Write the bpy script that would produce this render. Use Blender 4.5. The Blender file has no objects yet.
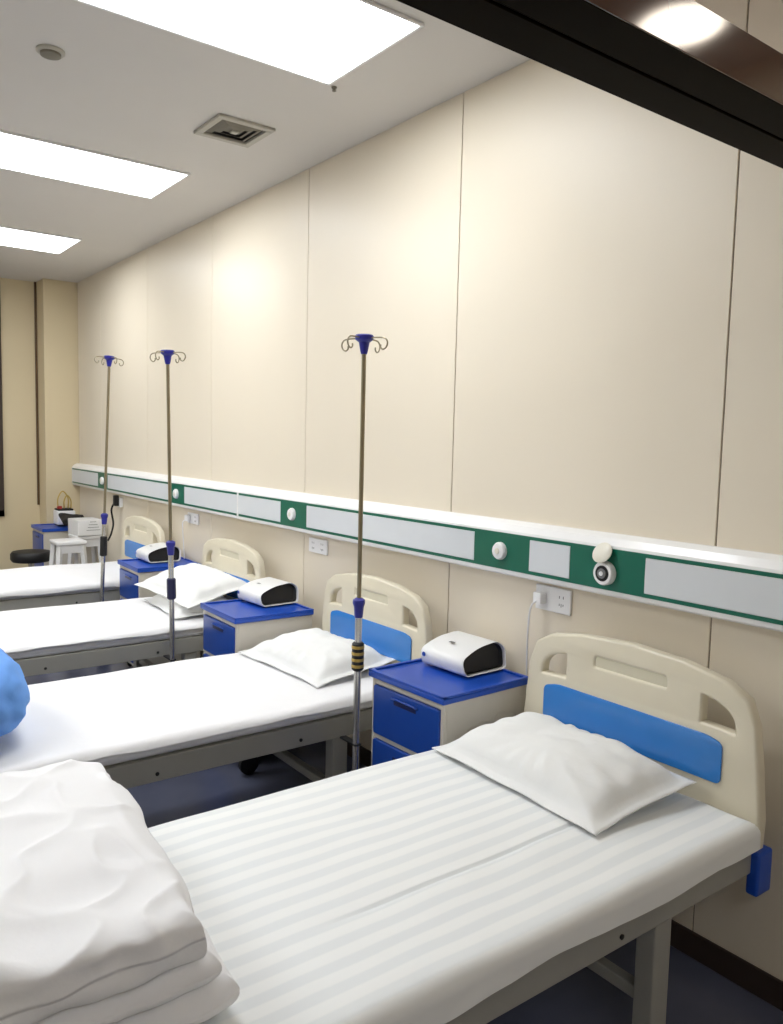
import bpy, bmesh, math, random
from mathutils import Vector, Matrix, noise
random.seed(5)
SC = bpy.context.scene
COL = SC.collection
PI = math.pi

# ------------------------------------------------------------------ camera
cam_d = bpy.data.cameras.new('camera')
cam = bpy.data.objects.new('camera', cam_d)
COL.objects.link(cam)
_R = ((0.800369, -0.599035, 0.023815), (-0.034723, -0.085978, -0.995692), (0.598501, 0.796094, -0.089614))
right, down, fwd = [Vector(r) for r in _R]
m = Matrix((right, -down, -fwd)).transposed().to_4x4()
m.translation = Vector((-2.24, 0.0, 1.61))
cam.matrix_world = m
cam_d.sensor_fit = 'VERTICAL'
cam_d.sensor_height = 36.0
cam_d.sensor_width = 36.0
cam_d.lens = 802.365 / 1024 * 36.0
cam_d.clip_start = 0.05
SC.camera = cam

# ------------------------------------------------------------------ world, exposure
w = bpy.data.worlds.new('world')
SC.world = w
w.use_nodes = True
w.node_tree.nodes['Background'].inputs[0].default_value = (0.9, 0.95, 1.0, 1)
w.node_tree.nodes['Background'].inputs[1].default_value = 0.05
SC.view_settings.view_transform = 'Standard'
SC.view_settings.look = 'None'
SC.view_settings.gamma = 1.0
SC.view_settings.use_curve_mapping = False
SC.view_settings.exposure = 0.0
LAMP = 13.2           # emission of the ceiling panels
FILL_PANEL = 7.0      # emission of the added fill panel behind the camera
CORRIDOR = 22.0       # emission of the corridor downlight

# ------------------------------------------------------------------ materials
def lin(c):
    return tuple(((v/255)/12.92 if v/255 <= 0.04045 else ((v/255+0.055)/1.055)**2.4) for v in c)

def mat(name, rgb, rough=0.5, metal=0.0, var=0.03, scale=8.0, bump=0.0, bscale=60.0, coat=0.0, spec=0.5, sheen=0.0):
    """principled material with slight procedural variation in colour and an optional bump"""
    M = bpy.data.materials.new(name)
    M.use_nodes = True
    nt = M.node_tree
    b = nt.nodes['Principled BSDF']
    c = lin(rgb)
    b.inputs['Roughness'].default_value = rough
    b.inputs['Metallic'].default_value = metal
    b.inputs['Specular IOR Level'].default_value = spec
    b.inputs['Coat Weight'].default_value = coat
    b.inputs['Coat Roughness'].default_value = 0.08
    if sheen:
        b.inputs['Sheen Weight'].default_value = sheen
    tc = nt.nodes.new('ShaderNodeTexCoord')
    n = nt.nodes.new('ShaderNodeTexNoise')
    n.inputs['Scale'].default_value = scale
    n.inputs['Detail'].default_value = 3
    nt.links.new(tc.outputs['Object'], n.inputs['Vector'])
    r = nt.nodes.new('ShaderNodeValToRGB')
    r.color_ramp.elements[0].position = 0.3
    r.color_ramp.elements[1].position = 0.7
    r.color_ramp.elements[0].color = tuple(v*(1-var) for v in c) + (1,)
    r.color_ramp.elements[1].color = tuple(min(1, v*(1+var)) for v in c) + (1,)
    nt.links.new(n.outputs['Fac'], r.inputs['Fac'])
    nt.links.new(r.outputs['Color'], b.inputs['Base Color'])
    if bump:
        n2 = nt.nodes.new('ShaderNodeTexNoise')
        n2.inputs['Scale'].default_value = bscale
        n2.inputs['Detail'].default_value = 4
        nt.links.new(tc.outputs['Object'], n2.inputs['Vector'])
        bp = nt.nodes.new('ShaderNodeBump')
        bp.inputs['Strength'].default_value = bump
        bp.inputs['Distance'].default_value = 0.01
        nt.links.new(n2.outputs['Fac'], bp.inputs['Height'])
        nt.links.new(bp.outputs['Normal'], b.inputs['Normal'])
    return M

def emis(name, rgb, strength):
    M = bpy.data.materials.new(name)
    M.use_nodes = True
    nt = M.node_tree
    nt.nodes.remove(nt.nodes['Principled BSDF'])
    e = nt.nodes.new('ShaderNodeEmission')
    e.inputs[0].default_value = rgb + (1,)
    e.inputs[1].default_value = strength
    nt.links.new(e.outputs[0], nt.nodes['Material Output'].inputs[0])
    return M

def striped_sheet(name):
    """white satin sheet with woven stripes running along the bed"""
    M = bpy.data.materials.new(name)
    M.use_nodes = True
    nt = M.node_tree
    b = nt.nodes['Principled BSDF']
    tc = nt.nodes.new('ShaderNodeTexCoord')
    wv = nt.nodes.new('ShaderNodeTexWave')
    wv.wave_type = 'BANDS'; wv.bands_direction = 'Y'; wv.wave_profile = 'SIN'
    wv.inputs['Scale'].default_value = 5.2
    wv.inputs['Distortion'].default_value = 0.25
    wv.inputs['Detail'].default_value = 1
    nt.links.new(tc.outputs['Object'], wv.inputs['Vector'])
    r = nt.nodes.new('ShaderNodeValToRGB')
    r.color_ramp.elements[0].position = 0.35
    r.color_ramp.elements[1].position = 0.62
    r.color_ramp.elements[0].color = (0.785, 0.812, 0.822, 1)
    r.color_ramp.elements[1].color = (0.87, 0.885, 0.88, 1)
    nt.links.new(wv.outputs['Fac'], r.inputs['Fac'])
    nt.links.new(r.outputs['Color'], b.inputs['Base Color'])
    b.inputs['Roughness'].default_value = 0.6
    bp = nt.nodes.new('ShaderNodeBump')
    bp.inputs['Strength'].default_value = 0.25
    bp.inputs['Distance'].default_value = 0.003
    nt.links.new(wv.outputs['Fac'], bp.inputs['Height'])
    nt.links.new(bp.outputs['Normal'], b.inputs['Normal'])
    return M

def wall_material(name, rgb, rough):
    """lacquered beige panels: faint slow colour drift and very slow waviness of the board"""
    M = mat(name, rgb, rough, var=0.02, scale=0.8, bump=0.0, coat=0.0)
    nt = M.node_tree
    b = nt.nodes['Principled BSDF']
    tc = nt.nodes.new('ShaderNodeTexCoord')
    n = nt.nodes.new('ShaderNodeTexNoise')
    n.inputs['Scale'].default_value = 1.3
    n.inputs['Detail'].default_value = 1
    nt.links.new(tc.outputs['Object'], n.inputs['Vector'])
    bp = nt.nodes.new('ShaderNodeBump')
    bp.inputs['Strength'].default_value = 0.5
    bp.inputs['Distance'].default_value = 0.03
    nt.links.new(n.outputs['Fac'], bp.inputs['Height'])
    nt.links.new(bp.outputs['Normal'], b.inputs['Normal'])
    return M

M_wall = wall_material('wall_panel_beige', (229, 219, 200), 0.42)
M_seam = mat('seam_brown', (96, 74, 50), 0.4, metal=0.3)
M_farwall = wall_material('far_wall_beige', (214, 199, 165), 0.45)
M_ceil = mat('ceiling_paint', (218, 214, 208), 0.75, var=0.02, scale=1.5)
M_floor = mat('floor_vinyl_grey_blue', (96, 100, 120), 0.2, var=0.12, scale=3.0)
M_base = mat('baseboard_brown', (58, 46, 40), 0.35)
M_sheet = mat('white_sheet', (236, 236, 238), 0.75, var=0.01, bump=0.12, bscale=14)
M_stripe = striped_sheet('striped_white_sheet')
M_quilt = mat('white_quilt_cotton', (240, 240, 242), 0.85, var=0.015, bump=0.18, bscale=22)
M_pillow = mat('white_pillowcase', (234, 235, 234), 0.8, var=0.015, bump=0.22, bscale=26)
M_bluequilt = mat('light_blue_quilt', (104, 160, 236), 0.75, var=0.06, bump=0.2, bscale=18)
M_frame = mat('bed_frame_grey_enamel', (158, 157, 150), 0.4, var=0.03)
M_cream = mat('cream_abs_plastic', (222, 214, 192), 0.32, var=0.015)
M_cream2 = mat('cream_abs_plastic_inner', (212, 206, 184), 0.4, var=0.015)
M_blue = mat('glossy_blue_panel', (52, 128, 208), 0.2, var=0.03, coat=0.3)
M_navy = mat('blue_abs_plastic', (22, 74, 178), 0.3, var=0.05)
M_navy2 = mat('deep_blue_drawer', (16, 66, 156), 0.32, var=0.05)
M_handle = mat('dark_blue_recess', (10, 24, 80), 0.4)
M_body = mat('cabinet_grey_white', (206, 200, 188), 0.42, var=0.03)
M_steel = mat('brushed_steel_pole', (150, 140, 116), 0.28, metal=0.9, var=0.06)
M_steel2 = mat('bright_steel_tube', (196, 194, 190), 0.25, metal=0.9, var=0.05)
M_cap = mat('blue_plastic_cap', (34, 36, 140), 0.35)
M_black = mat('black_rubber', (18, 18, 20), 0.5)
M_gold = mat('gold_band', (188, 160, 84), 0.35, metal=0.5)
M_rail = mat('white_painted_aluminium', (240, 240, 240), 0.3, var=0.01, coat=0.3)
M_green = mat('green_panel', (0, 98, 76), 0.35, var=0.04)
M_pale = mat('pale_grey_cover', (214, 218, 222), 0.35, var=0.015)
M_white = mat('white_plastic', (238, 238, 238), 0.3, var=0.01)
M_ivory = mat('ivory_plastic', (226, 222, 208), 0.35, var=0.01)
M_brown = mat('bronze_lacquer', (74, 44, 30), 0.10, var=0.05, spec=0.6)
M_underside_shade = mat('header_brown_shaded', (20, 13, 5), 0.3, var=0.05, spec=0.01)  # same header finish, its shade and dark reflection put into the colour
M_dark = mat('dark_cavity', (14, 14, 16), 0.6)
M_vent = mat('vent_grey', (186, 182, 170), 0.5)
M_ventdark = mat('vent_blade_grey', (120, 114, 100), 0.5)
M_red = mat('red_plastic', (170, 60, 50), 0.4)
M_grey = mat('grey_plastic', (120, 120, 120), 0.4)
M_window = mat('dark_window_film', (40, 34, 28), 0.2, var=0.1)
M_lamp = emis('lamp_diffuser', (0.955, 0.98, 1.0), LAMP)
M_fill_panel = emis('fill_panel_diffuser', (0.98, 0.98, 1.0), FILL_PANEL)
M_corr = emis('corridor_lamp_glow', (1.0, 0.88, 0.74), CORRIDOR)

M_glass = bpy.data.materials.new('partition_glass')
M_glass.use_nodes = True
_nt = M_glass.node_tree
_nt.nodes.remove(_nt.nodes['Principled BSDF'])
_t = _nt.nodes.new('ShaderNodeBsdfTransparent'); _t.inputs[0].default_value = (0.97, 0.95, 0.95, 1)
_g = _nt.nodes.new('ShaderNodeBsdfGlossy'); _g.inputs['Roughness'].default_value = 0.02
_f = _nt.nodes.new('ShaderNodeFresnel'); _f.inputs[0].default_value = 1.35
_x = _nt.nodes.new('ShaderNodeMixShader')
_geo = _nt.nodes.new('ShaderNodeNewGeometry'); _sub = _nt.nodes.new('ShaderNodeMath'); _sub.operation = 'SUBTRACT'; _sub.inputs[0].default_value = 1.0
_mul = _nt.nodes.new('ShaderNodeMath'); _mul.operation = 'MULTIPLY'
_nt.links.new(_geo.outputs['Backfacing'], _sub.inputs[1]); _nt.links.new(_sub.outputs[0], _mul.inputs[0]); _nt.links.new(_f.outputs[0], _mul.inputs[1])
_nt.links.new(_mul.outputs[0], _x.inputs[0]); _nt.links.new(_t.outputs[0], _x.inputs[1]); _nt.links.new(_g.outputs[0], _x.inputs[2])
_nt.links.new(_x.outputs[0], _nt.nodes['Material Output'].inputs[0])

# ------------------------------------------------------------------ mesh helpers
def bm_new():
    return bmesh.new()

def add_box(bm, x0, x1, y0, y1, z0, z1, bev=0.0, seg=2):
    r = bmesh.ops.create_cube(bm, size=1.0)
    vs = r['verts']
    for v in vs:
        v.co = Vector(((x0+x1)/2 + v.co.x*(x1-x0), (y0+y1)/2 + v.co.y*(y1-y0), (z0+z1)/2 + v.co.z*(z1-z0)))
    if bev > 0:
        es = list({e for v in vs for e in v.link_edges})
        bmesh.ops.bevel(bm, geom=es, offset=bev, segments=seg, profile=0.6, affect='EDGES')
    return bm

def add_tube(bm, pts, rad, seg=10, cap=True):
    """tube along points; rad is a number or a list"""
    pts = [Vector(p) for p in pts]
    n = len(pts)
    if not isinstance(rad, (list, tuple)):
        rad = [rad]*n
    rings = []
    up = None
    for i, p in enumerate(pts):
        t = (pts[min(i+1, n-1)] - pts[max(i-1, 0)]).normalized()
        if up is None:
            up = Vector((0, 0, 1)) if abs(t.z) < 0.9 else Vector((1, 0, 0))
        a = (up - t*up.dot(t)).normalized()
        b = t.cross(a)
        up = a
        rings.append([bm.verts.new(p + (a*math.cos(2*PI*k/seg) + b*math.sin(2*PI*k/seg))*rad[i]) for k in range(seg)])
    for i in range(n-1):
        for k in range(seg):
            bm.faces.new((rings[i][k], rings[i][(k+1) % seg], rings[i+1][(k+1) % seg], rings[i+1][k]))
    if cap:
        bm.faces.new(rings[0][::-1]); bm.faces.new(rings[-1])
    return bm

def add_lathe(bm, prof, c=(0, 0, 0), axis='Z', seg=24):
    """prof: list of (radius, height)"""
    c = Vector(c)
    rings = []
    for r, h in prof:
        ring = []
        for k in range(seg):
            a = 2*PI*k/seg
            u, v = r*math.cos(a), r*math.sin(a)
            q = {'Z': (u, v, h), 'X': (h, u, v), 'Y': (v, h, u)}[axis]
            ring.append(bm.verts.new(c + Vector(q)))
        rings.append(ring)
    for i in range(len(rings)-1):
        for k in range(seg):
            bm.faces.new((rings[i][k], rings[i][(k+1) % seg], rings[i+1][(k+1) % seg], rings[i+1][k]))
    bm.faces.new(rings[0][::-1]); bm.faces.new(rings[-1])
    return bm

def add_prism(bm, poly, y0, y1):
    """poly in (x, z) swept along y"""
    a = [bm.verts.new((x, y0, z)) for x, z in poly]
    b = [bm.verts.new((x, y1, z)) for x, z in poly]
    n = len(poly)
    for k in range(n):
        bm.faces.new((a[k], a[(k+1) % n], b[(k+1) % n], b[k]))
    bm.faces.new(a[::-1]); bm.faces.new(b)
    return bm

def obj(name, bm, material, parent=None, smooth=False):
    bmesh.ops.recalc_face_normals(bm, faces=bm.faces)
    me = bpy.data.meshes.new(name)
    bm.to_mesh(me); bm.free()
    if smooth:
        for p in me.polygons:
            p.use_smooth = True
        if smooth == 'auto':
            me.set_sharp_from_angle(angle=math.radians(40))
    me.materials.append(material)
    o = bpy.data.objects.new(name, me)
    COL.objects.link(o)
    if parent is not None:
        o.parent = parent
    return o

def tag(o, label, cat, group=None):
    o['label'] = label
    o['category'] = cat
    if group:
        o['group'] = group
    return o

def thing(name, label, cat, loc=(0, 0, 0), rz=0.0, group=None):
    o = bpy.data.objects.new(name, None)
    COL.objects.link(o)
    o.empty_display_size = 0.1
    o.location = loc
    o.rotation_euler = (0, 0, rz)
    return tag(o, label, cat, group)

def struct(name, bm, material, parent=None):
    o = obj(name, bm, material, parent)
    if parent is None:
        o['kind'] = 'structure'
    return o

def children(o):
    return [c for c in COL.objects if c.parent == o]

def copy_tree(root, loc, rz=0.0, label=None, group=None):
    def rec(o, parent):
        kids = children(o)
        c = o.copy()
        COL.objects.link(c)
        if parent is not None:
            c.parent = parent
        for k in kids:
            rec(k, c)
        return c
    r = rec(root, None)
    r.location = loc
    r.rotation_euler = (0, 0, rz)
    if label:
        r['label'] = label
    if group:
        r['group'] = group
    return r

def plate(name, outline, holes, thick, bev, material, parent, x0):
    """flat plate in the (y, z) plane with holes, thickness along x; outline/holes are lists of (y, z)"""
    cu = bpy.data.curves.new(name, 'CURVE')
    cu.dimensions = '2D'
    cu.fill_mode = 'BOTH'
    cu.extrude = max(thick/2 - bev, 0.0005)
    cu.bevel_depth = bev
    cu.bevel_resolution = 3
    for poly in [outline] + holes:
        s = cu.splines.new('POLY')
        s.points.add(len(poly)-1)
        # shrink of the outline for the bevel is small enough to ignore
        for p, (a, b) in zip(s.points, poly):
            p.co = (a, b, 0, 1)
        s.use_cyclic_u = True
    t = bpy.data.objects.new('tmp', cu)
    COL.objects.link(t)
    dg = bpy.context.evaluated_depsgraph_get()
    me = bpy.data.meshes.new_from_object(t.evaluated_get(dg))
    bpy.data.objects.remove(t)
    bpy.data.curves.remove(cu)
    # (a, b, c) -> (x0 + c, a, b)
    for v in me.vertices:
        a, b, c = v.co
        v.co = (x0 + thick/2 + c, a, b)
    bm = bmesh.new(); bm.from_mesh(me); bpy.data.meshes.remove(me)
    bmesh.ops.remove_doubles(bm, verts=bm.verts, dist=0.00005)
    return obj(name, bm, material, parent, smooth='auto')

def round_poly(pts, rads, n=7):
    """round each corner of a polygon"""
    out = []
    N = len(pts)
    for i in range(N):
        p = Vector(pts[i]); a = Vector(pts[i-1]); b = Vector(pts[(i+1) % N])
        r = rads[i] if isinstance(rads, (list, tuple)) else rads
        if r <= 0:
            out.append(tuple(p)); continue
        u = (a-p); v = (b-p)
        r = min(r, u.length*0.49, v.length*0.49)
        s = p + u.normalized()*r; e = p + v.normalized()*r
        for k in range(n+1):
            t = k/n
            q = s*(1-t)**2 + p*2*t*(1-t) + e*t*t
            out.append(tuple(q))
    return out

def smoothstep(a, b, x):
    t = max(0, min(1, (x-a)/(b-a)))
    return t*t*(3-2*t)

# ------------------------------------------------------------------ room
XL, YF, YN, ZC = -4.5, 8.28, -1.9, 3.02
HY0, HY1 = 0.69, 0.84        # the partition with its dark header
SEAMS = [-1.08, 0.13, 1.34, 2.56, 3.77, 4.98, 6.16, 7.32, 8.01]
struct('floor', add_box(bm_new(), XL-0.1, 0.1, YN-0.1, YF+0.1, -0.1, 0.0), M_floor)
struct('ceiling', add_box(bm_new(), XL-0.1, 0.1, YN-0.1, YF+0.1, ZC, ZC+0.1), M_ceil)

wr = struct('wall_right', add_box(bm_new(), 0.006, 0.12, YN, YF, 0, ZC), M_seam)
bm = bm_new()
ys = [YN] + SEAMS
for a, b in zip(ys[:-1], ys[1:]):
    add_box(bm, 0.0, 0.008, a+0.0025, b-0.0025, 0.0, ZC, 0.0012, 1)
pn = obj('wall_panelling', bm, M_wall, wr)

struct('wall_left', add_box(bm_new(), XL-0.12, XL, YN, YF, 0, ZC), M_wall)
struct('wall_back', add_box(bm_new(), XL, 0, YF, YF+0.1, 0, ZC), M_farwall)
struct('wall_corner_column', add_box(bm_new(), -0.305, 0.008, 8.02, YF, 0, ZC, 0.003, 1), M_farwall)
struct('wall_front', add_box(bm_new(), XL, 0, YN-0.1, YN, 0, ZC), M_wall)

# dark strip standing in for the shade on the column's side
struct('column_shade_strip', add_box(bm_new(), -0.325, -0.306, 8.262, 8.279, 0.9, ZC), M_seam)

# far window with its dark frame
bm = bm_new()
x0, x1, z0, z1 = -2.4, -0.625, 0.80, ZC-0.03
for (a, b, c, d) in [(x0, x1, z0, z0+0.06), (x0, x1, z1-0.06, z1), (x0, x0+0.06, z0, z1), (x1-0.06, x1, z0, z1), ((x0+x1)/2-0.03, (x0+x1)/2+0.03, z0, z1)]:
    add_box(bm, a, b, YF-0.035, YF-0.001, c, d, 0.003, 1)
wf = struct('window_1', bm, M_base)
obj('window_pane', add_box(bm_new(), x0+0.055, x1-0.055, YF-0.016, YF-0.006, z0+0.055, z1-0.055), M_window, wf)

struct('baseboard_right', add_box(bm_new(), -0.012, -0.0005, HY1, 8.018, 0.0, 0.085, 0.003, 1), M_base)
struct('baseboard_back', add_box(bm_new(), XL+0.01, -0.306, YF-0.012, YF-0.0005, 0.0, 0.085, 0.003, 1), M_base)

# partition header: dark brown glossy hollow section with a groove along its underside
zb = 2.15
def header_bar(y0, y1, z0, z1, bev=0.001):
    return add_box(bm_new(), XL, -0.0005, y0, y1, z0, z1, bev, 1)
dy = HY1-HY0
hdr = struct('trim_2', header_bar(HY0+0.004, HY1, zb+0.006, zb+0.0715), M_underside_shade)
obj('soffit_strip', header_bar(HY0+0.0035, HY0+dy*0.49, zb, zb+0.0055), M_underside_shade, hdr)
obj('soffit_strip', header_bar(HY0+dy*0.53, HY1, zb, zb+0.0055), M_underside_shade, hdr)
obj('bronze_face_strip', header_bar(HY0, HY0+0.003, zb, zb+0.072, 0.0005), M_brown, hdr)
struct('window_2', add_box(bm_new(), XL, -0.0005, (HY0+HY1)/2-0.004, (HY0+HY1)/2+0.004, zb+0.073, 2.699), M_glass)
struct('wall_above_partition', add_box(bm_new(), XL, -0.0005, HY0, HY1, 2.70, ZC-0.0005), M_farwall)
struct('ceiling_corridor', add_box(bm_new(), XL, -0.0005, YN, HY0-0.0005, 2.70, 2.76), M_ceil)

# ------------------------------------------------------------------ ceiling fixtures
def ceiling_lamp(x1, y0, y1, label, first=None):
    t = thing('ceiling_light_panel', label, 'ceiling light', ((x1-0.6), (y0+y1)/2, ZC), 0, 'flat ceiling light panels')
    hx, hy = 0.6, (y1-y0)/2
    bm = bm_new()
    for (a, b, c, d) in [(-hx, hx, -hy, -hy+0.012), (-hx, hx, hy-0.012, hy), (-hx, -hx+0.012, -hy+0.012, hy-0.012), (hx-0.012, hx, -hy+0.012, hy-0.012)]:
        add_box(bm, a, b, c, d, -0.012, -0.0005, 0.002, 1)
    obj('lamp_frame', bm, M_white, t)
    obj('lamp_diffuser', add_box(bm_new(), -hx+0.0125, hx-0.0125, -hy+0.0125, hy-0.0125, -0.008, -0.001), M_lamp, t)
    return t
ceiling_lamp(-0.465, 2.24, 2.84, 'largest and nearest white rectangular ceiling light panel, at the top of the photo')
ceiling_lamp(-0.45, 4.26, 4.84, 'middle one of the three glowing ceiling light panels in a row')
ceiling_lamp(-0.47, 6.20, 6.80, 'farthest and smallest glowing ceiling light panel, closest to the end wall')
for (y0, y1, wh) in ((2.24, 2.84, 'nearest'), (4.26, 4.84, 'middle'), (6.20, 6.80, 'farthest')):
    ceiling_lamp(-2.87, y0, y1, wh + ' light panel of the left ceiling row, on the far side from the beds')

# air vent (a little under 30 cm square)
t = thing('ceiling_vent', 'square white air diffuser grille in the ceiling near the beige wall', 'vent', (-0.54, 3.54, ZC))
bm = bm_new()
h = 0.155
for (a, b, c, d) in [(-h, h, -h, -h+0.035), (-h, h, h-0.035, h), (-h, -h+0.035, -h+0.035, h-0.035), (h-0.035, h, -h+0.035, h-0.035)]:
    add_box(bm, a, b, c, d, -0.014, -0.0005, 0.003, 1)
obj('vent_frame', bm, M_vent, t)
bm = bm_new()
for k in range(3):
    r0 = 0.112 - k*0.034; r1 = r0 - 0.024
    z0, z1 = -0.012+k*0.001, -0.003
    q = [[bm.verts.new((sx*r, sy*r, z)) for sx, sy in ((-1, -1), (1, -1), (1, 1), (-1, 1))] for r, z in ((r0, z1), (r1, z0), (r1-0.002, z0), (r0-0.004, z1))]
    for i in range(4):
        for s in range(4):
            bm.faces.new((q[i][s], q[i][(s+1) % 4], q[(i+1) % 4][(s+1) % 4], q[(i+1) % 4][s]))
obj('vent_louvre', bm, M_ventdark, t)
obj('vent_backing', add_box(bm_new(), -0.12, 0.12, -0.12, 0.12, -0.002, -0.0006), M_dark, t)
t.scale = (0.9, 0.9, 1)
obj('vent_core', add_box(bm_new(), -0.018, 0.018, -0.018, 0.018, -0.016, -0.004, 0.002, 1), M_vent, t)

t = thing('smoke_detector', 'small round grey detector recessed in the ceiling between the light panels', 'detector', (-1.41, 3.28, ZC))
t.scale = (0.82, 0.82, 0.8)
obj('detector_base', add_lathe(bm_new(), [(0.062, -0.0005), (0.062, -0.008), (0.055, -0.014)], seg=28), M_vent, t, 'auto')
obj('detector_dome', add_lathe(bm_new(), [(0.046, -0.012), (0.044, -0.024), (0.03, -0.03), (0.01, -0.031)], seg=28), M_ventdark, t, 'auto')
sp = obj('ceiling_sprinkler', add_lathe(bm_new(), [(0.012, -0.0005), (0.011, -0.005), (0.005, -0.006), (0.005, -0.013), (0.009, -0.014), (0.009, -0.016)], c=(-0.43, 2.86, ZC), seg=14), M_ventdark, None, 'auto')
tag(sp, 'tiny sprinkler head in the ceiling beside the corner of the nearest light panel', 'sprinkler')

# corridor downlight seen only as a reflection in the dark header
t = thing('corridor_downlight', 'round warm downlight in the corridor ceiling, reflected in the dark header', 'ceiling light', (-0.37, 0.075, 2.70))
obj('downlight_ring', add_lathe(bm_new(), [(0.12, -0.0005), (0.12, -0.01), (0.108, -0.014)], seg=28), M_white, t, 'auto')
obj('downlight_glow', add_lathe(bm_new(), [(0.105, -0.012), (0.105, -0.017), (0.09, -0.018)], seg=28), M_corr, t, 'auto')

t = thing('added_fill_panel', 'unseen fill light panel added at the corridor ceiling behind the camera', 'ceiling light', (-2.3, -0.95, 2.70))  # added out of view to brighten the quilt and sheet sides
obj('lamp_frame', add_box(bm_new(), -0.6, 0.6, -0.3, 0.3, -0.006, -0.0005, 0.002, 1), M_white, t)
obj('lamp_diffuser', add_box(bm_new(), -0.585, 0.585, -0.285, 0.285, -0.010, -0.0065), M_fill_panel, t)

# ------------------------------------------------------------------ medical rail on the wall
t = thing('bedhead_service_rail', 'long white medical rail with green stripes running along the beige wall', 'wall rail', (0, 0, 0))
RY0, RY1 = 0.86, 8.015
rail = [(-0.0003, 1.312), (-0.022, 1.313), (-0.05, 1.300), (-0.068, 1.278), (-0.070, 1.270), (-0.070, 1.128), (-0.066, 1.112), (-0.055, 1.105), (-0.0003, 1.105)]
obj('rail_body', add_prism(bm_new(), rail, RY0, RY1), M_rail, t)
# two thin green stripes and the joint gap at 4.44
for (z0, z1) in ((1.2555, 1.268), (1.128, 1.1405)):
    for (a, b) in ((RY0, 4.425), (4.455, 7.99)):
        obj('green_stripe', add_box(bm_new(), -0.0722, -0.0702, a, b, z0, z1), M_green, t)
for (a, b) in ((1.534, 1.841), (2.034, 2.330), (3.627, 3.906), (5.26, 5.53), (6.92, 7.19)):
    obj('green_panel', add_box(bm_new(), -0.0724, -0.0703, a, b, 1.1402, 1.2558), M_green, t)
for (a, b) in ((RY0, 1.534), (1.841, 2.034), (2.330, 3.627), (3.906, 4.432), (4.448, 5.26), (5.53, 6.92), (7.19, 7.99)):
    obj('cover_panel', add_box(bm_new(), -0.0735, -0.0703, a+0.001, b-0.001, 1.1415, 1.2545, 0.001, 1), M_pale, t)
obj('joint_strip', add_box(bm_new(), -0.0745, -0.0703, 4.4325, 4.4475, 1.13, 1.27, 0.001, 1), M_rail, t)
for y in (2.182, 3.772, 5.396, 7.055):
    b = obj('call_button', add_lathe(bm_new(), [(0.034, -0.0725), (0.034, -0.082), (0.029, -0.090), (0.012, -0.092)], c=(0, y, 1.197), axis='X', seg=26), M_white, t, 'auto')
    obj('button_centre', add_lathe(bm_new(), [(0.012, -0.0915), (0.011, -0.0945), (0.004, -0.095)], c=(0, y, 1.197), axis='X', seg=16), M_ivory, b, 'auto')
g = obj('gas_outlet_ring', add_lathe(bm_new(), [(0.040, -0.0725), (0.040, -0.090), (0.036, -0.096), (0.028, -0.096)], c=(0, 1.683, 1.185), axis='X', seg=28), M_white, t, 'auto')
obj('outlet_socket', add_lathe(bm_new(), [(0.027, -0.0955), (0.026, -0.0975), (0.014, -0.0975)], c=(0, 1.683, 1.185), axis='X', seg=24), M_dark, g, 'auto')
obj('outlet_valve', add_lathe(bm_new(), [(0.017, -0.097), (0.016, -0.101), (0.012, -0.101)], c=(0, 1.683, 1.185), axis='X', seg=20), M_grey, g, 'auto')
obj('outlet_pin', add_lathe(bm_new(), [(0.008, -0.1005), (0.007, -0.104), (0.003, -0.104)], c=(0, 1.683, 1.185), axis='X', seg=14), M_white, g, 'auto')
bm = add_lathe(bm_new(), [(0.036, 0.0), (0.037, -0.004), (0.030, -0.008)], axis='X', seg=26)
bmesh.ops.rotate(bm, verts=bm.verts, cent=(0, 0, 0), matrix=Matrix.Rotation(math.radians(28), 3, 'Y'))
bmesh.ops.translate(bm, verts=bm.verts, vec=(-0.088, 1.690, 1.252))
obj('outlet_lid', bm, M_ivory, g, 'auto')

# wall sockets under the rail
def wall_socket(y0, y1, z0, z1, label, n=2, cord=None):
    t = thing('wall_socket', label, 'socket', (0, 0, 0), 0, 'wall sockets under the rail')
    pl = obj('socket_plate', add_box(bm_new(), -0.012, -0.0005, y0, y1, z0, z1, 0.004, 2), M_white, t)
    zc = (z0+z1)/2
    w_ = (y1-y0)/n
    for k in range(n):
        c = y0 + w_*(k+0.5)
        if n > 1 and k > 0 and k == n-1 and cord:
            continue
        bm = bm_new()
        for (dy, dz, s) in ((0.009, 0.014, 0.3), (-0.009, 0.014, -0.3)):
            add_box(bm, -0.0126, -0.0121, c+dy-0.0012, c+dy+0.0012, zc+dz-0.005, zc+dz+0.005)
        for dy in (-0.009, 0.009, 0.0):
            add_box(bm, -0.0126, -0.0121, c+dy-0.0012, c+dy+0.0012, zc-0.018-(0.004 if dy == 0 else 0), zc-0.010)
        obj('socket_holes', bm, M_dark, t)
    if cord:
        pg = obj('plug', add_box(bm_new(), -0.045, -0.0128, cord-0.02, cord+0.02, zc-0.022, zc+0.022, 0.007, 2), M_white, t, 'auto')
        pts = [(-0.04, cord, zc-0.01), (-0.058, cord+0.012, zc-0.03), (-0.05, cord+0.03, zc-0.10), (-0.035, cord+0.045, zc-0.25), (-0.03, cord+0.04, zc-0.42), (-0.035, cord+0.02, 0.30)]
        obj('power_cord', add_tube(bm_new(), bez(pts, 6), 0.0035, 7), M_white, pg, True)
    return t
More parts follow.
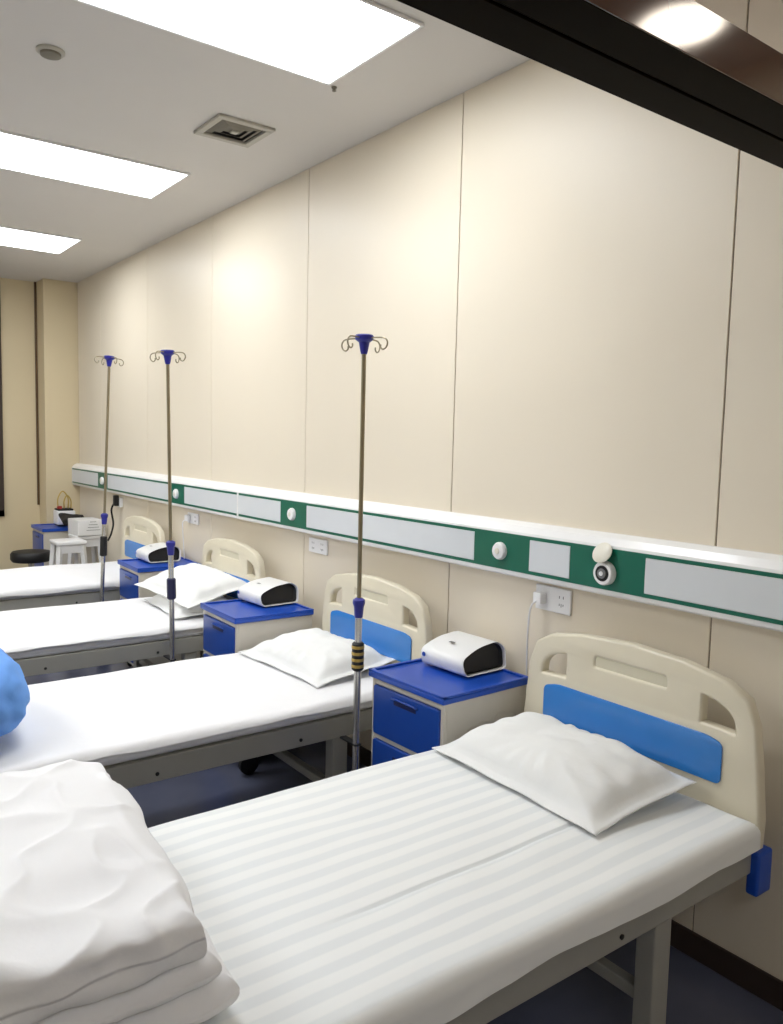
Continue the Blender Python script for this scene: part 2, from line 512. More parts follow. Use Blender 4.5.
def bez(pts, n=6):
    """catmull-rom through points"""
    P = [Vector(p) for p in pts]
    P = [P[0]*2-P[1]] + P + [P[-1]*2-P[-2]]
    out = []
    for i in range(1, len(P)-2):
        for k in range(n):
            u = k/n
            out.append(0.5*((2*P[i]) + (P[i+1]-P[i-1])*u + (2*P[i-1]-5*P[i]+4*P[i+1]-P[i+2])*u*u + (3*P[i]-P[i-1]-3*P[i+1]+P[i+2])*u**3))
    out.append(P[-2])
    return out
wall_socket(1.882, 2.05, 0.993, 1.086, 'white double wall socket above the nearest cabinet and left of the nearest headboard', 2, 2.015)
wall_socket(3.52, 3.70, 1.000, 1.077, 'white double wall socket with nothing plugged in, above the second cabinet', 2)
wall_socket(5.17, 5.35, 0.995, 1.070, 'white wall socket with a cord hanging beside the third headboard', 2, 5.31)

# ------------------------------------------------------------------ beds
HB_OUT = [(-0.455, 0.42), (-0.462, 0.58), (-0.448, 0.72), (-0.432, 0.85), (-0.405, 0.915), (-0.34, 0.950), (-0.20, 0.975), (0, 0.986),
          (0.20, 0.975), (0.34, 0.950), (0.405, 0.915), (0.432, 0.85), (0.448, 0.72), (0.462, 0.58), (0.455, 0.42)]
def grow(poly, d):
    """offset by d towards the inside (outline runs clockwise seen from -x)"""
    cx = sum(p[0] for p in poly)/len(poly); cz = sum(p[1] for p in poly)/len(poly)
    return [(p[0] + math.copysign(min(abs(p[0]-cx), d), cx-p[0]), p[1] + math.copysign(min(abs(p[1]-cz), d), cz-p[1])) for p in poly]

def drape_sheet(name, material, parent, L0, L1, hw, ztop, zlow, seed, nx=150, ny=110, crease=None, hem_amp=0.014, wr=0.005):
    """a sheet over a mattress: the sides fall over rounded edges to a wavy hem"""
    bm = bm_new()
    drop = ztop - zlow
    ex = drop + 0.01
    grid = []
    rr = 0.035
    def fall(d):   # distance past the edge -> (horizontal, vertical drop)
        if d <= 0: return 0.0, 0.0
        arc = rr*PI/2
        if d < arc:
            a = d/rr
            return rr*math.sin(a), rr*(1-math.cos(a))
        return rr, rr + (d-arc)
    X0, X1 = L0+rr, L1-rr
    Y0, Y1 = -hw+rr, hw-rr
    for i in range(nx+1):
        row = []
        sx = X0 - ex + (X1-X0+2*ex)*i/nx
        for j in range(ny+1):
            sy = Y0 - ex + (Y1-Y0+2*ex)*j/ny
            px = max(X0, min(X1, sx)); py = max(Y0, min(Y1, sy))
            dx = sx - px; dyy = sy - py
            hx, vx = fall(abs(dx)); hy, vy = fall(abs(dyy))
            x = px + math.copysign(hx, dx) if dx else px
            y = py + math.copysign(hy, dyy) if dyy else py
            v = max(vx, vy)
            z = ztop - v
            nz = noise.noise(Vector((sx*2.2+seed, sy*3.0, seed*1.7)))
            n2 = noise.noise(Vector((sx*6+seed*3, sy*9, 4.1)))
            ed = max(0, 1 - v/0.02)
            z += wr*(nz + 0.45*n2)*1.4*ed
            # softly sagging edge line
            if v > 0:
                hem = hem_amp*(noise.noise(Vector((sx*2.6+seed*5, 0, math.copysign(2, dyy)))) + 0.5*noise.noise(Vector((sx*7.3, seed, 1))))
                z += hem*smoothstep(0.0, drop, v)*1.2
                out = 0.005*noise.noise(Vector((sx*8+seed, v*20, seed)))*smoothstep(0.02, drop, v)
                if dyy: y += math.copysign(abs(out)+0.001, dyy)
            if crease is not None:
                f = smoothstep(-1.45, -1.15, x)*(1-smoothstep(-0.5, -0.35, x))
                z -= 0.007*f*max(0, 1-abs(y-crease)/0.007)
            row.append(bm.verts.new((x, y, z)))
        grid.append(row)
    for i in range(nx):
        for j in range(ny):
            bm.faces.new((grid[i][j], grid[i+1][j], grid[i+1][j+1], grid[i][j+1]))
    return obj(name, bm, material, parent, True)

def make_bed(name, label, yc, seed, sheet_mat, striped=False, hbs=0.9, hw=0.445, zlow=0.53, hdy=0.0, rz=0.0):
    global HBS
    HBS = hbs
    t = thing(name, label, 'bed', (0, yc, 0), rz, 'hospital beds in a row along the wall')
    S = lambda poly: [(y*hbs+hdy, z if z < 0.8 else z-0.010) for y, z in poly]
    hd = plate('headboard', S(HB_OUT),
        [round_poly(S([(0.258, 0.812), (0.258, 0.915), (0.335, 0.900), (0.385, 0.865), (0.392, 0.806)]), [0.012, 0.02, 0.03, 0.03, 0.015]),
         round_poly(S([(-0.258, 0.812), (-0.258, 0.915), (-0.335, 0.900), (-0.385, 0.865), (-0.392, 0.806)]), [0.012, 0.02, 0.03, 0.03, 0.015]),
         round_poly(S([(-0.155, 0.880), (0.155, 0.880), (0.150, 0.934), (-0.150, 0.934)]), 0.02)],
        0.042, 0.010, M_cream, t, -0.135)
    obj('headboard_recess', add_box(bm_new(), -0.128, -0.108, -0.158*hbs+hdy, 0.158*hbs+hdy, 0.862, 0.932, 0.003, 1), M_cream2, hd)
    plate('blue_inlay', round_poly([(y*hbs+hdy, z) for y, z in ((-0.345, 0.650), (0.36, 0.650), (0.36, 0.764), (0.30, 0.780), (-0.29, 0.780), (-0.345, 0.768))], 0.018), [], 0.006, 0.002, M_blue, hd, -0.1415)
    # foot board, same moulding
    FX = -2.13
    ft = plate('footboard', [(y, z-0.06) for y, z in HB_OUT], [round_poly([(-0.16, 0.83), (0.16, 0.83), (0.15, 0.87), (-0.15, 0.87)], 0.018)], 0.04, 0.010, M_cream, t, FX)
    plate('blue_inlay', round_poly([(-0.35, 0.58), (0.35, 0.58), (0.35, 0.72), (-0.35, 0.72)], 0.018), [], 0.005, 0.002, M_blue, ft, FX-0.005)
    # steel frame
    bm = bm_new()
    for s in (-1, 1):
        a, b = sorted((s*(hw-0.018), s*(hw-0.055)))
        add_box(bm, -2.08, -0.142, a, b, 0.437, 0.520, 0.004, 2)
    for x in (-0.17, -0.75, -1.35, -2.05):
        add_box(bm, x-0.02, x+0.02, -hw+0.056, hw-0.056, 0.445, 0.480, 0.003, 1)
    obj('bed_frame', bm, M_frame, t)
    # deck of welded strips
    obj('bed_deck', add_box(bm_new(), -2.06, -0.15, -hw+0.057, hw-0.057, 0.4805, 0.495), M_frame, t)
    for s in (-1, 1):
        for x in (-0.53, -1.72):
            a, b = sorted((s*(hw-0.03), s*(hw-0.085)))
            lg = obj('leg', add_box(bm_new(), x-0.035, x+0.035, a, b, 0.10, 0.4365, 0.006, 2), M_frame, t)
            cz = 0.048
            obj('castor', add_lathe(bm_new(), [(0.030, -0.013), (0.048, -0.010), (0.048, 0.010), (0.030, 0.013)], c=(x, s*(hw-0.06), cz), axis='Y', seg=20), M_black, lg, 'auto')
            obj('castor_fork', add_box(bm_new(), x-0.016, x+0.016, s*(hw-0.06)-0.02, s*(hw-0.06)+0.02, cz+0.045, 0.1005, 0.003, 1), M_grey, lg)
    for x in (-0.53, -1.72):
        obj('cross_brace', add_box(bm_new(), x-0.018, x+0.018, -hw+0.086, hw-0.086, 0.19, 0.225, 0.003, 1), M_frame, t)
    # bent tube inside the headboard legs (darker second upright)
    for s in (-1, 1):
        obj('corner_bumper', add_box(bm_new(), -0.150, -0.075, hdy+s*(0.462*hbs+0.006)-0.018, hdy+s*(0.462*hbs+0.006)+0.018, 0.375, 0.50, 0.010, 3), M_navy, t, 'auto')
        for bx in (-0.72, -1.28):
            obj('frame_bolt', add_lathe(bm_new(), [(0.006, 0.0), (0.007, 0.004), (0.002, 0.005)] if s > 0 else [(0.006, 0.0), (0.007, -0.004), (0.002, -0.005)], c=(bx, s*(hw-0.0178), 0.465), axis='Y', seg=12), M_black, t)
    # crank rods and handles
    obj('crank_rod', add_tube(bm_new(), [(-2.05, 0.15, 0.36), (-1.0, 0.15, 0.38)], 0.012, 10), M_grey, t, 'auto')
    obj('crank_rod', add_tube(bm_new(), [(-2.05, -0.15, 0.36), (-1.3, -0.15, 0.38)], 0.012, 10), M_grey, t, 'auto')
    mt = obj('mattress', add_box(bm_new(), -2.075, -0.16, -hw+0.022, hw-0.022, 0.521, 0.575, 0.03, 4), M_sheet, t, 'auto')
    drape_sheet('bed_sheet', sheet_mat, t, -2.095, -0.143, hw, 0.592, zlow, seed, nx=(230 if striped else 120), ny=(190 if striped else 80), crease=(-0.178 if striped else None))
    return t

make_bed('hospital_bed', 'nearest hospital bed with a striped white sheet and cream headboard', 1.53, 1.0, M_stripe, True, 0.955, 0.46, 0.505)
make_bed('hospital_bed', 'second hospital bed from the front, plain white sheet, carrying the blue quilt', 2.985, 2.3, M_sheet, False, 0.90, 0.44, 0.555, -0.04)
make_bed('hospital_bed', 'third hospital bed from the front with two stacked pillows at its head', 4.465, 3.9, M_sheet, False, 0.90, 0.44, 0.56, -0.04)
make_bed('hospital_bed', 'farthest hospital bed with a bare white sheet, in front of the black stool', 5.975, 5.2, M_sheet, False, 0.93, 0.455, 0.54, -0.02)

# ------------------------------------------------------------------ pillows
def pillow(label, w, l, h, loc, rot, seed, flange=0.035, n=56, dent=0.0):
    """w along local x, l along local y"""
    bm = bm_new()
    def P(u, v, side):
        x = u*(w/2 + flange); y = v*(l/2 + flange)
        # slightly concave edges, pointed corners
        x *= 1 - 0.05*(1-v*v)
        y *= 1 - 0.035*(1-u*u)
        fu = (w/2+flange)*abs(u)/(w/2); fv = (l/2+flange)*abs(v)/(l/2)
        if fu < 1 and fv < 1:
            k = ((1-fu**2.6)*(1-fv**2.6))**0.48
        else:
            k = 0
        z = h*k
        nn = noise.noise(Vector((x*9+seed, y*9, seed))) * 0.010 + noise.noise(Vector((x*24+seed, y*20, seed*2))) * 0.0045
        if side > 0:
            z = z*0.62 + nn*min(1, k*2.5)
            # radiating wrinkles towards the corners and a soft dent
            a = math.atan2(y, x)
            z += 0.004*math.sin(a*17+seed)*smoothstep(0.35, 0.95, max(fu, fv))*min(1, k*2)
            z -= dent*math.exp(-((x+0.02)**2+(y-0.06)**2)/0.012)
            z += 0.0015
        else:
            z = -z*0.30 - 0.0015
        # wavy flange
        e = 1 - min(1, k*3)
        z += e*(0.006*noise.noise(Vector((x*12, y*12, seed*3))) )
        # droops at the ends
        z -= 0.012*smoothstep(0.8, 1.0, max(abs(u), abs(v)))
        return (x, y, z)
    top = [[bm.verts.new(P(-1+2*i/n, -1+2*j/n, 1)) for j in range(n+1)] for i in range(n+1)]
    bot = [[bm.verts.new(P(-1+2*i/n, -1+2*j/n, -1)) for j in range(n+1)] for i in range(n+1)]
    for i in range(n):
        for j in range(n):
            bm.faces.new((top[i][j], top[i+1][j], top[i+1][j+1], top[i][j+1]))
            bm.faces.new((bot[i][j], bot[i][j+1], bot[i+1][j+1], bot[i+1][j]))
    per = [(i, 0) for i in range(n)] + [(n, j) for j in range(n)] + [(i, n) for i in range(n, 0, -1)] + [(0, j) for j in range(n, 0, -1)]
    for a, b in zip(per, per[1:]+per[:1]):
        bm.faces.new((top[a[0]][a[1]], bot[a[0]][a[1]], bot[b[0]][b[1]], top[b[0]][b[1]]))
    o = obj('pillow', bm, M_pillow, None, True)
    o.location = loc
    o.rotation_euler = rot
    return tag(o, label, 'pillow', 'white pillows on the beds')

R = math.radians
pillow('white pillow with a flat border on the nearest striped bed', 0.36, 0.62, 0.135, (-0.385, 1.598, 0.640), (0, R(-6), R(-2)), 1.2, dent=0.012)
pillow('white pillow lying on the second bed behind the black and gold pole grip', 0.36, 0.58, 0.115, (-0.36, 3.05, 0.636), (0, R(-6), R(3)), 4.4)
pillow('lower pillow of the stacked pair on the third bed', 0.34, 0.54, 0.10, (-0.362, 4.43, 0.632), (0, R(-3), R(-4)), 7.7)
pillow('upper pillow of the stacked pair on the third bed, tilted against the headboard', 0.37, 0.60, 0.10, (-0.350, 4.45, 0.742), (R(3), R(-12), R(5)), 9.1)

# ------------------------------------------------------------------ quilts
def quilt_layer(bm, cx, cy, hx, hy, z0, z1, seed, amp=0.012, n=56, drop_right=0.0, round_=0.45, skew=0.0):
    """one soft folded layer: a closed cushion-like slab with creases"""
    zc = (z0+z1)/2; hz = (z1-z0)/2
    def P(u, v, s):
        u = math.sin(u*PI/2); v = math.sin(v*PI/2)
        ru, rv = 0.045/hx, 0.045/hy
        du = max(0, abs(u)-(1-ru))/ru; dv = max(0, abs(v)-(1-rv))/rv
        k = max(du, dv)
        prof = math.sqrt(max(0, 1-k*k))
        rc = 0.025
        uu = u*(1-rc*v*v*abs(v)*abs(u)); vv = v*(1-rc*u*u*abs(u)*abs(v))
        x = cx + uu*hx + skew*vv
        y = cy + vv*hy
        z = zc + s*hz*prof
        a = noise.noise(Vector((x*4+seed, y*4, seed*2)))
        b = noise.noise(Vector((x*9+seed, y*5+a, seed)))
        c = 1-abs(noise.noise(Vector((x*7-y*3+seed, y*8+x*2, seed*3))))*3.2
        if s > 0:
            z += (amp*(a+0.5*b) + amp*0.5*max(0, c)**2)*prof
        x += amp*1.3*(noise.noise(Vector((seed, y*6, z*14))))*min(1, k+0.3)
        y += amp*1.6*(noise.noise(Vector((x*6, seed, z*14))) + 0.4*noise.noise(Vector((x*17, seed, z*20))))*min(1, k+0.3)
        if s > 0 and drop_right:
            z -= drop_right*smoothstep(0.45, 1.0, u)*prof
        return (x, y, z)
    top = [[bm.verts.new(P(-1+2*i/n, -1+2*j/n, 1)) for j in range(n+1)] for i in range(n+1)]
    bot = [[bm.verts.new(P(-1+2*i/n, -1+2*j/n, -1)) for j in range(n+1)] for i in range(n+1)]
    for i in range(n):
        for j in range(n):
            bm.faces.new((top[i][j], top[i+1][j], top[i+1][j+1], top[i][j+1]))
            bm.faces.new((bot[i][j], bot[i][j+1], bot[i+1][j+1], bot[i+1][j]))
    per = [(i, 0) for i in range(n)] + [(n, j) for j in range(n)] + [(i, n) for i in range(n, 0, -1)] + [(0, j) for j in range(n, 0, -1)]
    for a, b in zip(per, per[1:]+per[:1]):
        bm.faces.new((top[a[0]][a[1]], bot[a[0]][a[1]], bot[b[0]][b[1]], top[b[0]][b[1]]))

bm = bm_new()
quilt_layer(bm, -1.865, 1.595, 0.250, 0.395, 0.603, 0.668, 2.0, amp=0.009, n=90, skew=0.015)
quilt_layer(bm, -1.880, 1.60, 0.238, 0.392, 0.662, 0.722, 5.0, amp=0.009, n=90, skew=0.03)
quilt_layer(bm, -1.905, 1.60, 0.243, 0.405, 0.716, 0.815, 8.0, amp=0.020, drop_right=0.012, n=120, skew=0.035)
q = obj('folded_quilt', bm, M_quilt, None, True)
tag(q, 'thick white quilt folded in layers at the foot of the nearest bed', 'quilt')

bm = bm_new()
for (cx, cy, cz, rx, ry, rz_, sd) in ((-1.845, 2.95, 0.745, 0.215, 0.34, 0.15, 1.0),):
    r = bmesh.ops.create_icosphere(bm, subdivisions=5, radius=1.0)
    for v in r['verts']:
        d = v.co.copy()
        n1 = noise.noise(d*1.6 + Vector((sd, 0, 0)))
        n2 = noise.noise(d*4.0 + Vector((0, sd, 0)))
        k = 1 + 0.06*n1 + 0.03*n2 + 0.03*(1-abs(noise.noise(d*3.1))*2.5)
        sx = math.copysign(abs(d.x)**0.8, d.x); sy = math.copysign(abs(d.y)**0.8, d.y); sz = math.copysign(abs(d.z)**0.85, d.z)
        v.co = Vector((cx+sx*rx*k, cy+sy*ry*k, max(cz+sz*rz_*k, 0.603)))
q = obj('blue_quilt', bm, M_bluequilt, None, True)
tag(q, 'light blue quilt rolled into a bundle on the second bed', 'quilt')

# ------------------------------------------------------------------ bedside cabinets
def make_cabinet(label, loc, rz):
    """front faces -x; origin at the front right corner on the floor, seen from the room"""
    t = thing('bedside_cabinet', label, 'cabinet', loc, rz, 'blue and grey bedside cabinets')
    W, D, H = 0.405, 0.42, 0.742
    def quad(bm, pts, off):
        pass
    # body: open carcass panels
    bm = bm_new()
    add_box(bm, 0.012, D, 0.0, 0.018, 0.06, H-0.03, 0.003, 1)
    add_box(bm, 0.012, D, W-0.018, W, 0.06, H-0.03, 0.003, 1)
    add_box(bm, D-0.015, D-0.001, 0.0185, W-0.0185, 0.06, H-0.03)
    for z in (0.06, 0.478, H-0.055):
        add_box(bm, 0.004, D-0.0155, 0.0005, W-0.0005, z, z+0.022, 0.003, 1)
    for y in (0.0, W-0.02):
        add_box(bm, 0.002, 0.014, y, y+0.02, 0.06, H-0.03, 0.003, 1)
    obj('cabinet_body', bm, M_body, t)
    # embossed wavy line on both sides
    for y in (-0.001, W+0.001):
        pts = [(0.10, y, 0.555), (0.12, y, 0.60), (0.16, y, 0.603), (0.18, y, 0.615), (0.24, y, 0.612), (0.27, y, 0.63), (0.33, y, 0.625), (0.36, y, 0.61), (0.37, y, 0.575), (0.35, y, 0.56)]
        obj('embossed_line', add_tube(bm_new(), bez(pts, 4), 0.0016, 6), M_body, t)
    # lid with raised rim
    bm = add_box(bm_new(), -0.012, D+0.004, -0.010, W+0.010, H-0.0295, H-0.008, 0.006, 3)
    add_box(bm, -0.012, 0.006, -0.010, W+0.010, H-0.0085, H, 0.003, 2)
    add_box(bm, -0.012, D+0.004, -0.010, 0.006, H-0.0085, H, 0.003, 2)
    add_box(bm, -0.012, D+0.004, W-0.006, W+0.010, H-0.0085, H, 0.003, 2)
    add_box(bm, D-0.010, D+0.004, -0.010, W+0.010, H-0.0085, H, 0.003, 2)
    obj('cabinet_lid', bm, M_navy, t)
    dr = plate('drawer', round_poly([(0.021, 0.503), (W-0.021, 0.503), (W-0.021, H-0.058), (0.021, H-0.058)], 0.008), [], 0.016, 0.003, M_navy2, t, -0.006)
    obj('drawer_handle', add_box(bm_new(), -0.0068, -0.0055, 0.14, W-0.14, 0.640, 0.658, 0.0005, 1), M_handle, dr)
    bm = add_tube(bm_new(), [(-0.009, 0.13, 0.661), (-0.012, 0.16, 0.664), (-0.012, W-0.16, 0.664), (-0.009, W-0.13, 0.661)], 0.004, 8)
    obj('handle_lip', bm, M_navy2, dr, True)
    dd = plate('cabinet_door', round_poly([(0.021, 0.085), (W-0.021, 0.085), (W-0.021, 0.475), (0.021, 0.475)], 0.008), [], 0.016, 0.003, M_navy2, t, -0.006)
    obj('door_handle', add_box(bm_new(), -0.0068, -0.0055, 0.14, W-0.14, 0.425, 0.443, 0.0005, 1), M_handle, dd)
    obj('plinth', add_box(bm_new(), 0.03, D-0.03, 0.02, W-0.02, 0.035, 0.0595), M_grey, t)
    for x in (0.05, D-0.05):
        for y in (0.05, W-0.05):
            obj('castor', add_lathe(bm_new(), [(0.006, -0.01), (0.0175, -0.008), (0.0175, 0.008), (0.006, 0.01)], c=(x, y, 0.0177), axis='Y', seg=14), M_black, t)
    return t
cab = make_cabinet('bedside cabinet with blue lid between the first and second beds', (-0.478, 2.018, 0), R(2))
copy_tree(cab, (-0.550, 3.465, 0), R(-1), 'bedside cabinet with blue lid between the second and third beds')
copy_tree(cab, (-0.450, 5.09, 0), R(-1), 'bedside cabinet with blue lid between the third and farthest beds')
copy_tree(cab, (-0.44, 7.57, 0), R(0), 'blue and pale grey cabinet in the far corner under the small white machine')

# ------------------------------------------------------------------ white sleeve devices on the cabinets
def make_device(label, loc, rz, length=0.235):
    """white rounded shell, open black end towards -y; local origin = front bottom of the near end"""
    t = thing('blood_pressure_cuff_device', label, 'medical device', loc, rz, 'white rounded devices on the cabinets')
    prof = round_poly([(0.0, 0.0), (0.225, 0.0), (0.238, 0.078), (0.20, 0.106), (0.085, 0.096), (-0.010, 0.060)], [0.022, 0.016, 0.03, 0.045, 0.06, 0.03], 6)
    cx = sum(p[0] for p in prof)/len(prof); cz = sum(p[1] for p in prof)/len(prof)
    bm = bm_new()
    N = len(prof)
    def ring(sc, y, slant=0.0):
        return [bm.verts.new((cx+(x-cx)*sc, y + slant*(z-cz), cz+(z-cz)*sc)) for x, z in prof]
    rs = [ring(0.93, length, 0), ring(1.0, length-0.012, 0), ring(1.0, 0.008, 0.25), ring(0.985, 0.0, 0.25), ring(0.945, 0.002, 0.25), ring(0.93, 0.03, 0.25)]
    for a, b in zip(rs[:-1], rs[1:]):
        for k in range(N):
            bm.faces.new((a[k], a[(k+1) % N], b[(k+1) % N], b[k]))
    bm.faces.new(rs[0]); bm.faces.new(rs[-1][::-1])
    obj('device_shell', bm, M_white, t, 'auto')
    bm = bm_new()
    a = [bm.verts.new((cx+(x-cx)*0.925, 0.012+0.25*(z-cz), cz+(z-cz)*0.875)) for x, z in prof]
    b = [bm.verts.new((cx+(x-cx)*0.85, 0.026+0.25*(z-cz), cz+(z-cz)*0.85)) for x, z in prof]
    for k in range(N):
        bm.faces.new((a[k], a[(k+1) % N], b[(k+1) % N], b[k]))
    bm.faces.new(b)
    obj('black_opening', bm, M_black, t)
    obj('device_button', add_lathe(bm_new(), [(0.009, 0.0), (0.008, -0.003), (0.003, -0.0035)], c=(-0.0115, length*0.86, 0.045), axis='X', seg=14), M_navy, t)
    obj('device_mark', add_box(bm_new(), 0.060, 0.075, length*0.50, length*0.60, 0.0955, 0.0965), M_grey, t)
    return t
dev = make_device('white rounded device with a black open end on the nearest blue cabinet', (-0.277, 2.150, 0.7425), R(3))
copy_tree(dev, (-0.335, 3.63, 0.7425), R(4), 'white rounded device with a black open end on the second blue cabinet')
copy_tree(dev, (-0.325, 5.27, 0.7425), R(0), 'white rounded device with a black open end on the third blue cabinet')

# ------------------------------------------------------------------ drip poles
def make_pole(label, x, y, top, zs, zg, gripmat, bands, tilt=(0, 0), hook_rot=0.0):
    """zs: height of the blue sleeve, zg: (low, high) of the grip"""
    t = thing('drip_stand_pole', label, 'drip stand', (x, y, 0), 0, 'steel drip poles with hooks beside the beds')
    t.rotation_euler = (tilt[0], tilt[1], 0)
    obj('upper_tube', add_tube(bm_new(), [(0, 0, zs-0.05), (0, 0, top-0.05)], 0.0085, 14), M_steel, t, 'auto')
    obj('lower_tube', add_tube(bm_new(), [(0, 0, 0.12), (0, 0, zs-0.02)], 0.0135, 16), M_steel2, t, 'auto')
    obj('pole_foot', add_lathe(bm_new(), [(0.010, 0.06), (0.017, 0.065), (0.017, 0.125), (0.0145, 0.13)], seg=16), M_black, t, 'auto')
    obj('height_collar', add_lathe(bm_new(), [(0.0155, zs-0.045), (0.017, zs-0.03), (0.019, zs-0.005), (0.024, zs+0.01), (0.023, zs+0.022), (0.012, zs+0.03)], seg=20), M_cap, t, 'auto')
    gr = obj('pole_grip', add_lathe(bm_new(), [(0.017, zg[0]), (0.023, zg[0]+0.006), (0.023, zg[1]-0.006), (0.017, zg[1])], seg=20), gripmat, t, 'auto')
    if bands:
        for k in range(4):
            zc = zg[0] + (zg[1]-zg[0])*(0.17+0.22*k)
            obj('grip_band', add_lathe(bm_new(), [(0.0225, zc-0.006), (0.0245, zc-0.005), (0.0245, zc+0.005), (0.0225, zc+0.006)], seg=20), M_gold, gr, 'auto')
    cap = obj('hook_hub', add_lathe(bm_new(), [(0.011, top-0.07), (0.014, top-0.06), (0.020, top-0.028), (0.033, top-0.018), (0.035, top-0.004), (0.031, top), (0.012, top+0.002)], seg=22), M_cap, t, 'auto')
    for k in range(4):
        a = hook_rot + k*PI/2
        pts = []
        # arm out, then curl down and back in
        prof = [(0.030, -0.012), (0.060, -0.012), (0.085, -0.014), (0.098, -0.022), (0.102, -0.036), (0.095, -0.050), (0.083, -0.055), (0.073, -0.048), (0.073, -0.038)]
        for r, dz in prof:
            pts.append((r*math.cos(a), r*math.sin(a), top+dz))
        obj('hook', add_tube(bm_new(), bez(pts, 4), 0.0030, 8), M_steel, cap, True)
    # clamp that holds the pole to the bed rail
    obj('rail_clamp', add_box(bm_new(), -0.015, 0.015, -0.015, CL, 0.442, 0.450, 0.002, 1), M_black, t)
    return t

CL = 0.092
make_pole('nearest steel drip pole with a grip of gold bands on black', -0.540, 2.452, 1.99, 0.985, (0.735, 0.845), M_black, True, hook_rot=R(20))
make_pole('middle steel drip pole standing beside the third bed, with a dark blue grip', -0.675, 3.935, 2.03, 1.04, (0.765, 0.875), mat('dark_blue_grip', (30, 30, 70), 0.4), False, tilt=(0, R(-0.9)), hook_rot=R(35))
make_pole('farthest steel drip pole beside the last bed, leaning slightly, with a black grip', -0.600, 5.44, 2.12, 1.045, (0.785, 0.92), M_black, False, tilt=(0, R(2.2)), hook_rot=R(10))

# ------------------------------------------------------------------ far corner things
t = thing('round_stool', 'stool with a thick round black seat behind the farthest bed', 'stool', (-0.615, 7.27, 0))
obj('seat', add_lathe(bm_new(), [(0.10, 0.50), (0.150, 0.505), (0.163, 0.525), (0.163, 0.57), (0.150, 0.588), (0.10, 0.594), (0.02, 0.595)], seg=36), M_black, t, 'auto')
obj('seat_post', add_tube(bm_new(), [(0, 0, 0.14), (0, 0, 0.4995)], 0.025, 14), M_steel2, t, 'auto')
for k in range(5):
    a = k*2*PI/5
    c, s = math.cos(a), math.sin(a)
    lg = obj('leg', add_tube(bm_new(), [(0.02*c, 0.02*s, 0.13), (0.15*c, 0.15*s, 0.075)], [0.018, 0.013], 10), M_steel2, t, 'auto')
    obj('castor', add_lathe(bm_new(), [(0.01, -0.012), (0.027, -0.01), (0.027, 0.01), (0.01, 0.012)], c=(0.155*c, 0.155*s, 0.0275), axis='Y', seg=14), M_black, lg)
    obj('castor_stem', add_tube(bm_new(), [(0.152*c, 0.152*s, 0.05), (0.152*c, 0.152*s, 0.078)], 0.007, 8), M_black, lg)

def plastic_stool(label, loc, top=0.66, w=0.15):
    t = thing('plastic_stool', label, 'stool', loc, 0, 'white plastic stools in the far corner')
    obj('seat', add_box(bm_new(), -w, w, -w, w, top-0.035, top, 0.012, 3), M_white, t, 'auto')
    for sx in (-1, 1):
        for sy in (-1, 1):
            bm = add_tube(bm_new(), [(sx*(w-0.03), sy*(w-0.03), top-0.03), (sx*(w+0.02), sy*(w+0.02), 0.001)], [0.026, 0.018], 4)
            obj('leg', bm, M_white, t)
    for s in (-1, 1):
        obj('apron', add_box(bm_new(), -w+0.02, w-0.02, s*(w-0.02)-0.006, s*(w-0.02)+0.006, top-0.10, top-0.034), M_white, t)
    return t
plastic_stool('white plastic stool in front of the far corner cabinet, nothing on it', (-0.40, 6.93, 0), 0.715, 0.12)
plastic_stool('white plastic stool by the wall under the white paper boxes', (-0.165, 7.25, 0), 0.715, 0.12)

b = thing('white_carton', 'white carton lying on the white plastic stools in the far corner', 'box', (-0.145, 7.25, 0.7165), R(4))
obj('carton_body', add_box(bm_new(), -0.13, 0.09, -0.13, 0.13, 0, 0.135, 0.006, 2), M_white, b)
bm = bm_new()
for k in range(4):
    add_box(bm, -0.06+0.01*k, 0.06-0.012*k, -0.1312, -0.1301, 0.045+k*0.024, 0.049+k*0.024)
obj('printed_lines', bm, M_grey, b)

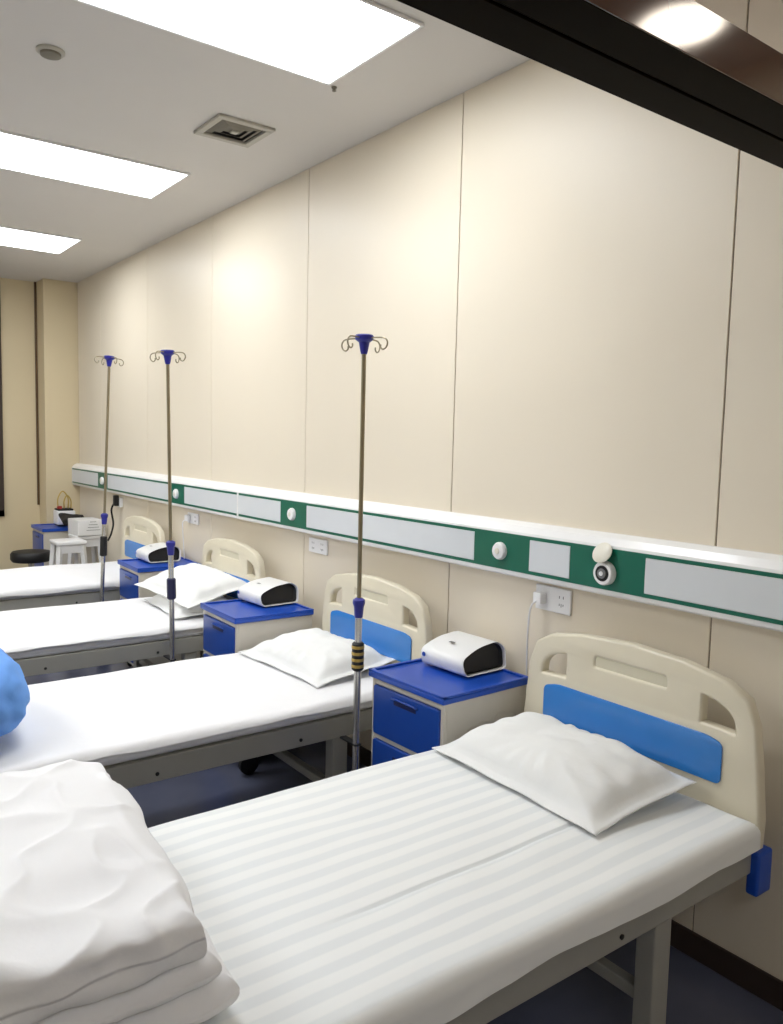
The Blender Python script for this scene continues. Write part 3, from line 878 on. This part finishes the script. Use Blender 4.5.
t = thing('desktop_medical_machine', 'small white machine with red top edge and looped tubes on the far corner cabinet', 'medical device', (-0.20, 7.80, 0.7425), R(0))
obj('machine_case', add_box(bm_new(), -0.08, 0.08, -0.08, 0.08, 0.012, 0.140, 0.012, 3), M_white, t, 'auto')
obj('machine_screen', add_box(bm_new(), 0.0, 0.05, -0.0815, -0.0805, 0.04, 0.08), M_grey, t)
obj('machine_top', add_box(bm_new(), -0.07, 0.065, -0.07, 0.07, 0.1405, 0.157, 0.005, 2), M_dark, t)
obj('red_knob', add_box(bm_new(), -0.075, -0.035, -0.065, -0.03, 0.1575, 0.185, 0.006, 2), M_red, t)
for (cx, r, hh) in ((-0.01, 0.045, 0.16), (0.03, 0.03, 0.12)):
    pts = [(cx-r, 0, 0.157), (cx-r, 0, 0.157+hh*0.6), (cx, 0.01, 0.157+hh), (cx+r, 0, 0.157+hh*0.6), (cx+r, 0, 0.157)]
    obj('looped_tube', add_tube(bm_new(), bez(pts, 6), 0.006, 8), M_gold, t, True)
obj('rubber_feet', add_box(bm_new(), -0.07, 0.07, -0.07, 0.07, 0.0005, 0.0115), M_black, t)

# black folded bag hanging over the edge of the far cabinet
bm = bm_new()
quilt_layer(bm, 0, 0, 0.11, 0.09, 0.0, 0.07, 3.3, amp=0.012, n=24)
bg = obj('black_bag', bm, M_black, None, True)
bg.location = (-0.20, 7.545, 0.785); bg.rotation_euler = (R(22), R(8), 0)
tag(bg, 'crumpled black bag lying over the front edge of the far corner cabinet', 'bag')

# black handset with its cable on the wall
t = thing('wall_handset', 'black handset on a hanging black cable, on the wall beside the farthest headboard', 'handset', (0, 6.77, 0))
obj('handset_holder', add_box(bm_new(), -0.03, -0.0005, -0.03, 0.03, 0.99, 1.07, 0.006, 2), M_white, t)
bm = add_box(bm_new(), -0.07, -0.0305, -0.018, 0.03, 1.0, 1.09, 0.008, 2)
obj('handset_body', bm, M_black, t)
obj('handset_cable', add_tube(bm_new(), bez([(-0.06, 0.03, 1.02), (-0.075, 0.05, 0.96), (-0.06, 0.05, 0.85), (-0.075, 0.06, 0.76), (-0.10, 0.07, 0.70)], 6), 0.008, 8), M_black, t, True)
